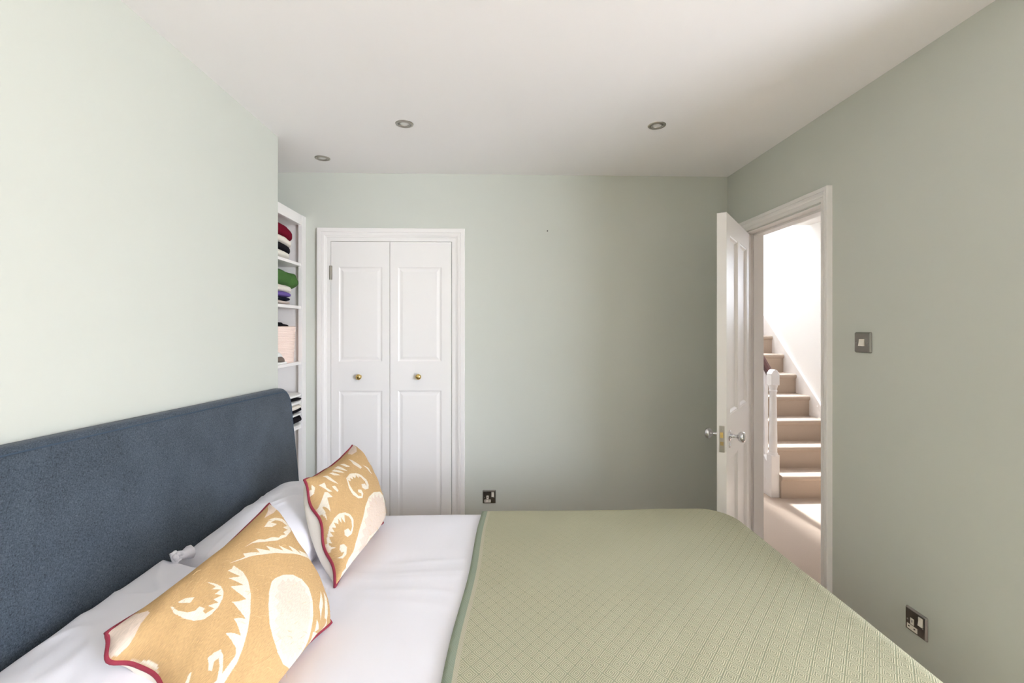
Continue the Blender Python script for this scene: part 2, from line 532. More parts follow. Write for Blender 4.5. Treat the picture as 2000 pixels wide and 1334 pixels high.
# ------------------------------------------------------------------ panelled door leaves
def leaf_frame_and_panels(w_, h, t, panels, T, parent, mould, both=True):
    """leaf in local (s 0..w, z 0..h, depth 0 front .. t back); T maps (s, z, depth) to world"""
    xs = sorted({0.0, w_} | {p[0] for p in panels} | {p[1] for p in panels})
    zs = sorted({0.0, h} | {p[2] for p in panels} | {p[3] for p in panels})
    inside = lambda x, z: any(p[0] < x < p[1] and p[2] < z < p[3] for p in panels)
    m_ = MB()
    for i in range(len(xs) - 1):
        for j in range(len(zs) - 1):
            if inside((xs[i] + xs[i + 1]) / 2, (zs[j] + zs[j + 1]) / 2): continue
            q = [(xs[i], zs[j]), (xs[i + 1], zs[j]), (xs[i + 1], zs[j + 1]), (xs[i], zs[j + 1])]
            m_.add([T(x, z, 0) for x, z in q], [(0, 1, 2, 3)])
            m_.add([T(x, z, t) for x, z in q], [(3, 2, 1, 0)])
    per = [(0, 0), (w_, 0), (w_, h), (0, h)]
    for k in range(4):
        a, b = per[k], per[(k + 1) % 4]
        m_.add([T(a[0], a[1], 0), T(b[0], b[1], 0), T(b[0], b[1], t), T(a[0], a[1], t)], [(0, 3, 2, 1)])
    fr = m_.build('door_frame', M['white'], parent)
    weld(fr)
    for p in panels:
        m_ = MB()
        for side in ((0, 1), (1, -1)) if both else ((0, 1),):
            base = 0 if side[0] == 0 else t
            rings = []
            for ins, dep in mould:
                rings.append([T(x, z, base + side[1] * dep) for x, z in ((p[0] + ins, p[2] + ins), (p[1] - ins, p[2] + ins), (p[1] - ins, p[3] - ins), (p[0] + ins, p[3] - ins))])
            vs = [v for r in rings for v in r]; fs = []
            for i in range(len(rings) - 1):
                for k in range(4):
                    fs.append((i * 4 + k, i * 4 + (k + 1) % 4, (i + 1) * 4 + (k + 1) % 4, (i + 1) * 4 + k))
            l = (len(rings) - 1) * 4
            fs.append((l, l + 1, l + 2, l + 3))
            m_.add(vs, fs)
        po = m_.build('door_panel', M['white'], parent, fix=True)
    return fr

# closet: two flush leaves
MOULD1 = [(0, 0), (0.003, 0.0020), (0.008, 0.004), (0.014, 0.0045), (0.022, 0.003), (0.030, 0.0012), (0.034, 0.001)]
def closet_leaf(name, x0, x1, p0, p1, knobx, hinge):
    yf = YB - 0.012
    o = thing(name, ((x0 + x1) / 2, yf, 0.012), kind=STR)
    T = lambda s, z, d: (x0 + s, yf + d, 0.012 + z)
    leaf_frame_and_panels(x1 - x0, 1.957 - 0.012, 0.030, [(p0 - x0, p1 - x0, 0.10, 0.990), (p0 - x0, p1 - x0, 1.177, 1.783)], T, o, MOULD1, False)
    k = MB()
    k.lathe([(0.013, 0.0), (0.013, 0.003), (0.006, 0.006), (0.006, 0.014), (0.011, 0.018), (0.0175, 0.024), (0.0185, 0.030), (0.016, 0.036), (0.009, 0.040), (0.001, 0.041)],
            (knobx, yf, 1.093), (0, -1, 0), 24)
    ko = k.build('knob', M['brass'], o, smooth=True)
    ko['label'] = 'round brass knob'
    if hinge:
        for z in (1.758, 0.35):
            hm = MB()
            hm.lathe([(0.0045, -0.045), (0.0045, 0.045)], (x0 - 0.002, yf - 0.004, z), (0, 0, 1), 10)
            for q in (-0.027, -0.009, 0.009, 0.027):
                hm.lathe([(0.0051, q - 0.0075), (0.0051, q + 0.0075)], (x0 - 0.002, yf - 0.004, z), (0, 0, 1), 10)
            hm.box(x0 - 0.011, x0 + 0.008, yf - 0.0015, yf + 0.001, z - 0.045, z + 0.045)
            hm.build('hinge', M['nickel'], o)
closet_leaf('door_1', -1.0645, -0.693, -1.015, -0.740, -0.882, True)
closet_leaf('door_2', -0.690, -0.2985, -0.640, -0.362, -0.505, False)

# bedroom door, standing ajar
PB = Vector((1.111, 2.204)); PH = Vector((1.550, 2.772))
dv = (PH - PB).normalized(); nv = Vector((dv.y, -dv.x))            # nv points to the hall side
LW = (PH - PB).length - 0.004
DT = 0.044
d3 = thing('door_3', (PB.x, PB.y, 0.012), kind=STR)
TD = lambda s, z, d: (PB.x + dv.x * s - nv.x * d, PB.y + dv.y * s - nv.y * d, 0.012 + z)
ch = 0.012
MOULD2 = [(0, 0), (0.001, 0.002), (0.008, 0.003), (0.014, 0.010), (0.018, 0.013), (0.019, 0.0135)]
leaf_frame_and_panels(LW, 1.967 - ch, DT, [(0.085, 0.290, 0.20, 0.748 - ch), (0.350, 0.565, 0.20, 0.748 - ch), (0.085, 0.290, 0.968 - ch, 1.868 - ch), (0.350, 0.565, 0.968 - ch, 1.868 - ch)], TD, d3, MOULD2, True)
def door_knob(side):
    base = TD(0.070, 0.868 - ch, 0 if side > 0 else DT)
    ax = (nv.x * side, nv.y * side, 0)
    rs = MB(); rs.lathe([(0.027, 0), (0.027, 0.002), (0.025, 0.005), (0.018, 0.007), (0.012, 0.010)], base, ax, 28, True, True)
    rs.build('rose', M['chrome'], d3, smooth=True)
    kb = MB(); kb.lathe([(0.011, 0.009), (0.009, 0.018), (0.008, 0.028), (0.010, 0.036), (0.018, 0.041), (0.0255, 0.049), (0.0275, 0.057), (0.0255, 0.065), (0.020, 0.070), (0.010, 0.0725), (0.001, 0.073)], base, ax, 28)
    ko = kb.build('knob', M['chrome'], d3, smooth=True)
    ko['label'] = 'round chrome door knob'
door_knob(1); door_knob(-1)
kc = MB()
kbse = TD(0.070, 0.868 - 0.048 - ch, 0)
kc.lathe([(0.012, 0), (0.012, 0.002), (0.009, 0.005), (0.001, 0.0055)], kbse, (nv.x, nv.y, 0), 20)
kc.build('escutcheon', M['chrome'], d3, smooth=True)
# mortice lock forend on the leaf's free edge
def edge_box(m_, d0, d1, z0, z1, p):
    vs = [TD(s, z - ch, d) for s in (-p, 0.0005) for d, z in ((d0, z0), (d1, z0), (d1, z1), (d0, z1))]
    return m_.add(vs, [(0, 1, 2, 3), (7, 6, 5, 4), (0, 4, 5, 1), (1, 5, 6, 2), (2, 6, 7, 3), (3, 7, 4, 0)])
lp = edge_box(MB(), 0.009, 0.033, 0.797, 0.925, 0.0016).build('lock_plate', M['nickel'], d3)
edge_box(MB(), 0.0145, 0.0275, 0.868, 0.894, 0.008).build('latch_bolt', M['brass'], lp)
edge_box(MB(), 0.0135, 0.0285, 0.830, 0.848, 0.0030).build('dead_bolt', M['dullbrass'], lp)
for z in (0.910, 0.812):
    sc_ = MB(); c0 = TD(-0.0016, z - ch, 0.021)
    sc_.lathe([(0.0035, 0), (0.0030, 0.0008), (0.001, 0.001)], c0, (-dv.x, -dv.y, 0), 12)
    sc_.build('screw', M['nickel'], lp)
for z in (1.72, 0.28):
    hm = MB(); hb = TD(LW + 0.004, z, DT)
    hm.lathe([(0.006, -0.05), (0.006, 0.05)], hb, (0, 0, 1), 10)
    hm.build('hinge', M['nickel'], d3)

# ------------------------------------------------------------------ staircase in the hall
SX0, SX1 = 2.336, 2.984
st = thing('staircase', (2.65, 3.71, 0), 'carpeted staircase with white strings rising beyond the open doorway', 'staircase', kind=STR)
for k in range(1, NST + 1):
    yn = SY + GO * (k - 1); z1 = RISE * k; z0 = RISE * (k - 1); yr = yn + 0.016
    yb = yn + GO + 0.016
    poly = [(yr, z0 + (0 if k == 1 else -0.004)), (yr, z1 - 0.046), (yn + 0.008, z1 - 0.040), (yn + 0.001, z1 - 0.030), (yn - 0.001, z1 - 0.020), (yn + 0.001, z1 - 0.010),
            (yn + 0.008, z1 - 0.003), (yn + 0.018, z1), (yb, z1), (yb, z0 + (0 if k == 1 else -0.004))]
    m_ = MB().prism(poly, 'x', SX0, SX1)
    so = m_.build('carpeted_step', M['carpet'], st)
    auto_smooth(so, 45)
nose = lambda y: RISE + (y - SY) * RISE / GO
def string(x0, x1, lift, y0, y1, name, drop):
    poly = [(y0, max(0, nose(y0) + lift - drop)), (y0, nose(y0) + lift), (y1, nose(y1) + lift), (y1, nose(y1) + lift - drop)]
    if poly[0][1] <= 0.001:
        yz = SY + (drop - lift - RISE) * GO / RISE
        poly = [(y0, 0), (y0, nose(y0) + lift), (y1, nose(y1) + lift), (y1, nose(y1) + lift - drop), (max(yz, y0 + .01), 0)]
    return MB().prism(poly, 'x', x0, x1).build(name, M['white'], st, bevel=0.003)
string(SX1, HX, 0.065, SY - 0.06, SY + GO * NST, 'wall_string', 0.32)
string(2.272, SX0, -0.02, SY + 0.10, SY + GO * NST, 'outer_string', 0.30)
# spandrel panelling under the outer string
sp = MB()
y1 = SY + GO * NST
sp.prism([(SY + 0.10, 0), (SY + 0.10, nose(SY + 0.10) - 0.05), (y1, nose(y1) - 0.05), (y1, 0)], 'x', 2.285, 2.305)
sp.build('spandrel_panel', M['white'], st)
MB().prism([(SY + 0.09, 0), (SY + 0.09, 0.14), (y1, 0.14), (y1, 0)], 'x', 2.270, 2.285).build('spandrel_skirting', M['white'], st)
# newel
nx, ny = 2.300, 3.781
hw = 0.035
nw = MB()
nw.box(nx - hw, nx + hw, ny - hw, ny + hw, 0, 0.352)
nw.lathe([(hw * 1.15, 0.340), (hw * 1.02, 0.362), (hw * 0.86, 0.372), (hw * 0.92, 0.382), (hw * 0.84, 0.392), (hw * 0.90, 0.402), (hw * 0.90, 0.50), (hw * 0.80, 0.70), (hw * 0.74, 0.865), (hw * 0.86, 0.873),
          (hw * 0.92, 0.882), (hw * 0.80, 0.892), (hw * 0.95, 0.915), (hw * 1.1, 0.935)], (nx, ny, 0), (0, 0, 1), 24)
nw.box(nx - hw, nx + hw, ny - hw, ny + hw, 0.930, 1.015)
np_ = nw.build('newel_post', M['white'], st, bevel=0.003)
auto_smooth(np_, 35)
cp = MB()
hc = 0.028
cp.prism([(nx - hw, 1.013), (nx + hw, 1.013)] + [(nx + hw * math.cos(a) * (0.80 if 0 < i < 8 else 1), 1.024 + 0.036 * math.sin(a)) for i, a in enumerate([PI * j / 8 for j in range(9)])], 'y', ny - hw, ny + hw)
cp.build('newel_cap', M['white'], st, bevel=0.003)
# handrail and balusters
rail = lambda y: 0.985 + (y - ny) * RISE / GO
yy = SY + GO * NST
hp = []
pr = [(-0.028, -0.022), (0.028, -0.022), (0.030, 0.005), (0.022, 0.022), (0.0, 0.030), (-0.022, 0.022), (-0.030, 0.005)]
vs = [(nx + a, y, rail(y) + b) for y in (ny + hw - 0.002, yy) for a, b in pr]
n7 = len(pr)
MB().add(vs, [tuple(range(n7))[::-1], tuple(range(n7, 2 * n7))] + [(i, (i + 1) % n7, n7 + (i + 1) % n7, n7 + i) for i in range(n7)]).build('handrail', M['mahogany'], st)
y = 3.890
while y < yy - 0.05:
    bw = 0.014
    vs = [(nx + a, y + b, (nose(y + b) - 0.025) if lo else rail(y + b) - 0.020) for lo in (1, 0) for a, b in ((-bw, -bw), (bw, -bw), (bw, bw), (-bw, bw))]
    MB().add(vs, [(3, 2, 1, 0), (4, 5, 6, 7), (0, 1, 5, 4), (1, 2, 6, 5), (2, 3, 7, 6), (3, 0, 4, 7)]).build('baluster', M['white'], st)
    y += GO / 2

# ------------------------------------------------------------------ bed
def rr_outline(y0, y1, ztop, rad, zbot, n=10, arch=None):
    """outline in the YZ plane: bottom-left, up, round corner, across the top, round corner, down"""
    pts = [(y0, zbot), (y0, zbot + 0.2), (y0, (zbot + ztop(y0)) / 2)]
    za = lambda y: ztop(y) if callable(ztop) else ztop
    for i in range(n + 1):
        a = PI - PI / 2 * i / n
        pts.append((y0 + rad + rad * math.cos(a), za(y0 + rad) - rad + rad * math.sin(a)))
    for i in range(1, 24):
        y = y0 + rad + (y1 - y0 - 2 * rad) * i / 24
        pts.append((y, za(y)))
    for i in range(n + 1):
        a = PI / 2 - PI / 2 * i / n
        pts.append((y1 - rad + rad * math.cos(a), za(y1 - rad) - rad + rad * math.sin(a)))
    pts += [(y1, (zbot + za(y1)) / 2), (y1, zbot + 0.2), (y1, zbot)]
    return pts

def offset_outline(pts, d):
    out = []
    n = len(pts)
    for i, p in enumerate(pts):
        a = pts[max(i - 1, 0)]; b = pts[min(i + 1, n - 1)]
        ty, tz = b[0] - a[0], b[1] - a[1]
        l = math.hypot(ty, tz) or 1
        ny_, nz_ = tz / l, -ty / l       # inward for clockwise travel
        out.append((p[0] + ny_ * d, p[1] + nz_ * d))
    return out

BED_Y0, BED_Y1, BED_X0, BED_X1, BED_Z = 0.66, 2.155, -0.985, 1.086, 0.548
bed = thing('bed', (0.03, 1.41, 0), 'double bed with slate blue upholstered headboard against the left wall', 'bed')
ztop = lambda y: 1.136 - 0.030 * max(0.0, y - 1.0)
OUT = rr_outline(0.36, 2.492, ztop, 0.10, 0.02)
front = lambda z: -1.102 + 0.095 * max(0.0, (1.10 - z))      # front face leans: lower edge further into the room
rings = []
RB = 0.018
for k in range(7):                                  # rounded front edge
    a = PI / 2 * k / 6
    rings.append((RB * (1 - math.sin(a)), -RB * (1 - math.cos(a))))
rings = rings[::-1]
vs = []; prof = [(RB + 0.02, 0.0)] + [(RB * (1 - math.cos(PI / 2 * (1 - k / 6))), -RB * (1 - math.sin(PI / 2 * (1 - k / 6)))) for k in range(0, 7)]
# prof: (inset from outline, x offset from the front face); then straight back to the wall
prof = [(RB, 0.0)]
for k in range(1, 7):
    a = PI / 2 * k / 6
    prof.append((RB * (1 - math.sin(a)), -RB * (1 - math.cos(a))))
n = len(OUT)
hb = MB(); vs = []; fs = []
for ins, dx in prof:
    for (y_, z_) in offset_outline(OUT, ins):
        vs.append((front(z_) + dx, y_, z_))
for (y_, z_) in OUT: vs.append((XL + 0.006, y_, z_))
R_ = len(prof) + 1
for i in range(R_ - 1):
    for k in range(n - 1):
        fs.append((i * n + k, i * n + k + 1, (i + 1) * n + k + 1, (i + 1) * n + k))
for i in range(R_ - 1): fs.append((i * n, (i + 1) * n, (i + 1) * n + n - 1, i * n + n - 1))
fs.append(tuple(range(n))); fs.append(tuple((R_ - 1) * n + k for k in range(n)))
hb.add(vs, fs)
hbo = hb.build('headboard', M['headboard'], bed)
auto_smooth(hbo, 50)
wp = [(front(z_) - 0.0005, y_, z_) for (y_, z_) in offset_outline(OUT, RB)]
MB().tube(wp, 0.0026, 6).build('welt_seam', M['headboard_welt'], hbo, smooth=True)
M['base'] = M['headboard_welt']
for x0, x1, y0, y1 in ((-0.94, 1.03, 0.70, 0.745), (-0.94, 1.03, 2.075, 2.12), (0.985, 1.03, 0.745, 2.075)):
    MB().box(x0, x1, y0, y1, 0.10, 0.285).build('side_rail', M['base'], bed, bevel=0.012)
for x0, y0 in ((-0.9, 0.72), (0.95, 0.72), (-0.9, 2.05), (0.95, 2.05)):
    MB().box(x0, x0 + 0.055, y0, y0 + 0.055, 0, 0.10).build('leg', M['mahogany'], bed)
for i in range(14):
    x = -0.90 + i * 0.135
    MB().box(x, x + 0.07, 0.745, 2.075, 0.27, 0.285).build('slat', M['straw'], bed)

mt = MB().box(-0.945, 1.035, 0.705, 2.105, 0.286, 0.530)
tag(mt.build('mattress', M['white_cloth'], bevel=0.045, seg=4), 'thick white mattress under the duvet and throw', 'mattress')

# cloth laid over the bed: flat on top, rounded over the edges, then hanging
BCX, BCY = (BED_X0 + BED_X1) / 2, (BED_Y0 + BED_Y1) / 2
def drape(s, t, lift, RC=0.17, R=0.075, flat_left=True):
    """s,t = cloth coordinates (metres from the bed centre) -> world point; rounded-plan bed corner"""
    hx, hy = (BED_X1 - BED_X0) / 2 + lift, (BED_Y1 - BED_Y0) / 2 + lift
    sg, tg = (1 if s >= 0 else -1), (1 if t >= 0 else -1)
    rc = RC
    ds = max(abs(s) - (hx - rc), 0.0); dt = max(abs(t) - (hy - rc), 0.0)
    if s < 0: ds = max(abs(s) - (hx - 0.001), 0.0) * 0
    d = math.hypot(ds, dt)
    ix = min(abs(s), hx - rc) if s >= 0 else abs(s)
    iy = min(abs(t), hy - rc)
    if d < 1e-9: return BCX + sg * ix, BCY + tg * iy, BED_Z + lift
    ux, uy = ds / d, dt / d
    if d <= rc - R: rad, dz = d, 0.0
    else:
        q = d - (rc - R)
        if q < R * PI / 2: rad, dz = rc - R + R * math.sin(q / R), -R * (1 - math.cos(q / R))
        else: rad, dz = rc, -R - (q - R * PI / 2)
    return BCX + sg * (ix + ux * rad), BCY + tg * (iy + uy * rad), BED_Z + lift + dz

def cloth(name, s_of, nu, nv_, mat, lift, wr, seed, uvname=None, uvf=None, thick=0.0):
    vs = []; uv = []
    for j in range(nv_ + 1):
        for i in range(nu + 1):
            s, t = s_of(i / nu, j / nv_)
            x, y, z = drape(s, t, lift)
            x_, y_, z_ = wr(x, y, z)
            vs.append((x_, y_, z_))
            uv.append(uvf(i / nu, j / nv_, s, t) if uvf else (s, t))
    fs = [(j * (nu + 1) + i, j * (nu + 1) + i + 1, (j + 1) * (nu + 1) + i + 1, (j + 1) * (nu + 1) + i) for j in range(nv_) for i in range(nu)]
    m_ = MB(); m_.add(vs, fs)
    o = m_.build(name, mat, smooth=True, fix=False)
    if uvname:
        l = o.data.uv_layers.new(name=uvname)
        for p in o.data.polygons:
            for li in p.loop_indices: l.data[li].uv = uv[o.data.loops[li].vertex_index]
    if thick:
        md = o.modifiers.new('solid', 'SOLIDIFY'); md.thickness = thick; md.offset = 1
    return o

def wr_duvet(x, y, z):
    top = max(0.0, min(1.0, (z - 0.47) / 0.06))
    q = nz3(x * 3.1, y * 3.1, 2.0) * 0.0045
    c1 = nz3(x * 2.0 + y * 9 + 1.5 * nz3(x * 2, y * 2, 5), y * 1.2, 7.0)
    q += 0.0035 * (1 - abs(c1)) ** 6 * (0.5 + nz3(x * 3, y * 3, 11))
    q += nz3(x * 14, y * 8, 4.0) * 0.0012
    side = 0.012 * nz3(x * 6, z * 3 + y * 6, 3.0) * (1 - top)
    return x + side * 0.6, y + side, z + q * top
dv_ = cloth('duvet', lambda a, b: (-1.088 + a * 2.34, -1.05 + b * 2.10), 200, 180, M['linen'], 0.0, wr_duvet, 1, thick=0.006)
tag(dv_, 'crisp white cotton duvet covering the mattress', 'duvet')

def edge_x(y):          # hemmed head-end edge of the throw wanders a little
    return -0.070 - 0.060 * min(1.3, max(0.0, (2.11 - y) / 1.0)) + 0.004 * math.sin(y * 9)
def throw_st(a, b):
    t = -1.02 + b * 1.99
    yb = BCY + max(-0.75, min(0.75, t))
    s0 = edge_x(yb) - BCX
    return s0 + a * (1.36 - s0), t
def wr_throw(x, y, z):
    top = max(0.0, min(1.0, (z - 0.47) / 0.06))
    q = nz3(x * 2.6 + 4, y * 2.6, 2.0) * 0.004 + nz3(x * 9, y * 9, 1.0) * 0.0012
    side = 0.010 * nz3(x * 5, y * 5 + z * 2, 8.0) * (1 - top)
    return x + side, y + side * 0.7, z + q * top + 0.003 * top
th = cloth('throw_blanket', throw_st, 150, 190, M['throw'], 0.012, wr_throw, 2, 'weave',
           lambda a, b, s, t: (s - throw_st(0, b)[0], t + 3.0), thick=0.004)
tag(th, 'sage green woven throw with concentric diamond pattern over the bed foot', 'throw')

# ------------------------------------------------------------------ pillows and cushions
def pad(corners, T_front, T_back, N, pw, conc, nfun=None, belly=(0, 0, 0, 0), warp=None):
    """corners A(u=1,v=0) B(u=0,v=0) C(u=1,v=1) D(u=0,v=1); returns front and back grids (N+1)^2 and boundary normal"""
    A, B, C, D = [np.array(c, float) for c in corners]
    u, v = np.meshgrid(np.linspace(0, 1, N + 1), np.linspace(0, 1, N + 1))
    uu = 0.5 + (u - 0.5) * (1 - conc[0] * 4 * v * (1 - v))
    vv = 0.5 + (v - 0.5) * (1 - conc[1] * 4 * u * (1 - u))
    P = (B[None, None] * ((1 - uu) * (1 - vv))[..., None] + A * (uu * (1 - vv))[..., None] + D * ((1 - uu) * vv)[..., None] + C * (uu * vv)[..., None])
    nrm = np.cross((A - B) + (C - D), (D - B) + (C - A)); nrm = nrm / np.linalg.norm(nrm)
    if nrm[2] < 0: nrm = -nrm
    if warp is not None: P = P + warp(u, v, nrm, P)
    prof = np.clip((4 * u * (1 - u)), 0, 1) ** pw * np.clip((4 * v * (1 - v)), 0, 1) ** pw
    nz_ = nfun(u, v) if nfun is not None else 0
    eu = (A - B) / np.linalg.norm(A - B); ev = (D - B) / np.linalg.norm(D - B)
    g = lambda t: 12.2 * t ** 4 * (1 - t)            # soft filling that overhangs its seams
    over = (ev * (belly[0] * g(v) * (4 * u * (1 - u)) ** 0.5)[..., None] - ev * (belly[1] * g(1 - v) * (4 * u * (1 - u)) ** 0.8)[..., None]
            + eu * (belly[2] * g(u) * (4 * v * (1 - v)) ** 0.6)[..., None])
    F = P + over + nrm * ((T_front * prof + nz_ * np.clip(prof * 3, 0, 1)))[..., None]
    K = P - nrm * (T_back * prof)[..., None] - eu * (belly[3] * g(1 - u) * (4 * v * (1 - v)) ** 0.6)[..., None]
    return F, K, P, nrm, u, v

def grid_mesh(name, G, mat, parent, flip=False, uvs=None, uvname=None, col=None):
    ny_, nx_ = G.shape[0] - 1, G.shape[1] - 1
    ox = np.array(org(parent))
    V = (G - ox).reshape(-1, 3)
    idx = np.arange((ny_ + 1) * (nx_ + 1)).reshape(ny_ + 1, nx_ + 1)
    a, b, c, d = idx[:-1, :-1], idx[:-1, 1:], idx[1:, 1:], idx[1:, :-1]
    Q = np.stack([a, b, c, d] if not flip else [d, c, b, a], -1).reshape(-1, 4)
    me = bpy.data.meshes.new(name)
    me.vertices.add(len(V)); me.vertices.foreach_set('co', V.astype(np.float32).ravel())
    me.loops.add(Q.size); me.loops.foreach_set('vertex_index', Q.astype(np.int32).ravel())
    me.polygons.add(len(Q)); me.polygons.foreach_set('loop_start', np.arange(0, Q.size, 4, dtype=np.int32))
    me.polygons.foreach_set('loop_total', np.full(len(Q), 4, dtype=np.int32))
    me.polygons.foreach_set('use_smooth', np.ones(len(Q), dtype=bool))
    me.update(calc_edges=True)
    if uvs is not None:
        l = me.uv_layers.new(name=uvname)
        l.data.foreach_set('uv', uvs.reshape(-1, 2)[Q.ravel()].astype(np.float32).ravel())
    if col is not None:
        at = me.color_attributes.new('print', 'FLOAT_COLOR', 'POINT')
        at.data.foreach_set('color', col.reshape(-1, 4).astype(np.float32).ravel())
    me.materials.append(mat)
    o = bpy.data.objects.new(name, me)
    COL.objects.link(o)
    if parent is not None: o.parent = parent; ORG[o.name] = tuple(ox)
    return o

#PADS_BEGIN
CUSH = {
 'front': dict(corners=[(-0.730, 1.50, 0.841), (-0.828, 1.00, 0.753), (-0.476, 1.335, 0.560), (-0.556, 0.86, 0.545)], T=(0.112, 0.055), pw=0.42, conc=(0.08, 0.11), belly=(0.055, 0.022, 0.030, 0.045)),
 'back':  dict(corners=[(-0.687, 2.20, 0.848), (-0.729, 1.75, 0.828), (-0.487, 1.97, 0.577), (-0.529, 1.52, 0.560)], T=(0.100, 0.085), pw=0.42, conc=(0.08, 0.11), belly=(0.050, 0.006, 0.040, 0.040)),
}
def warp_front(u, v, n, P):
    w_ = np.zeros(P.shape)
    edge = np.exp(-np.minimum(np.minimum(u, 1 - u), np.minimum(v, 1 - v)) / 0.05)
    w_ += n * (0.006 * np.sin(u * 17 + 1) * np.sin(v * 13 + 2) * edge)[..., None]
    eu = P[0, -1] - P[0, 0]; eu = eu / np.linalg.norm(eu)
    w_ += -eu * (0.024 * np.exp(-((v - 0.13) / 0.07) ** 2) * np.exp(-u / 0.10))[..., None] + eu * (0.020 * np.exp(-((v - 0.42) / 0.16) ** 2) * np.exp(-u / 0.10))[..., None]
    return w_
def warp_back(u, v, n, P):
    w_ = np.zeros(P.shape)
    edge = np.exp(-np.minimum(np.minimum(u, 1 - u), np.minimum(v, 1 - v)) / 0.05)
    w_ += n * (0.010 * np.sin(u * 21 + 1) * np.sin(v * 15 + 1) * edge)[..., None]
    return w_
WARP = {'front': warp_front, 'back': warp_back}
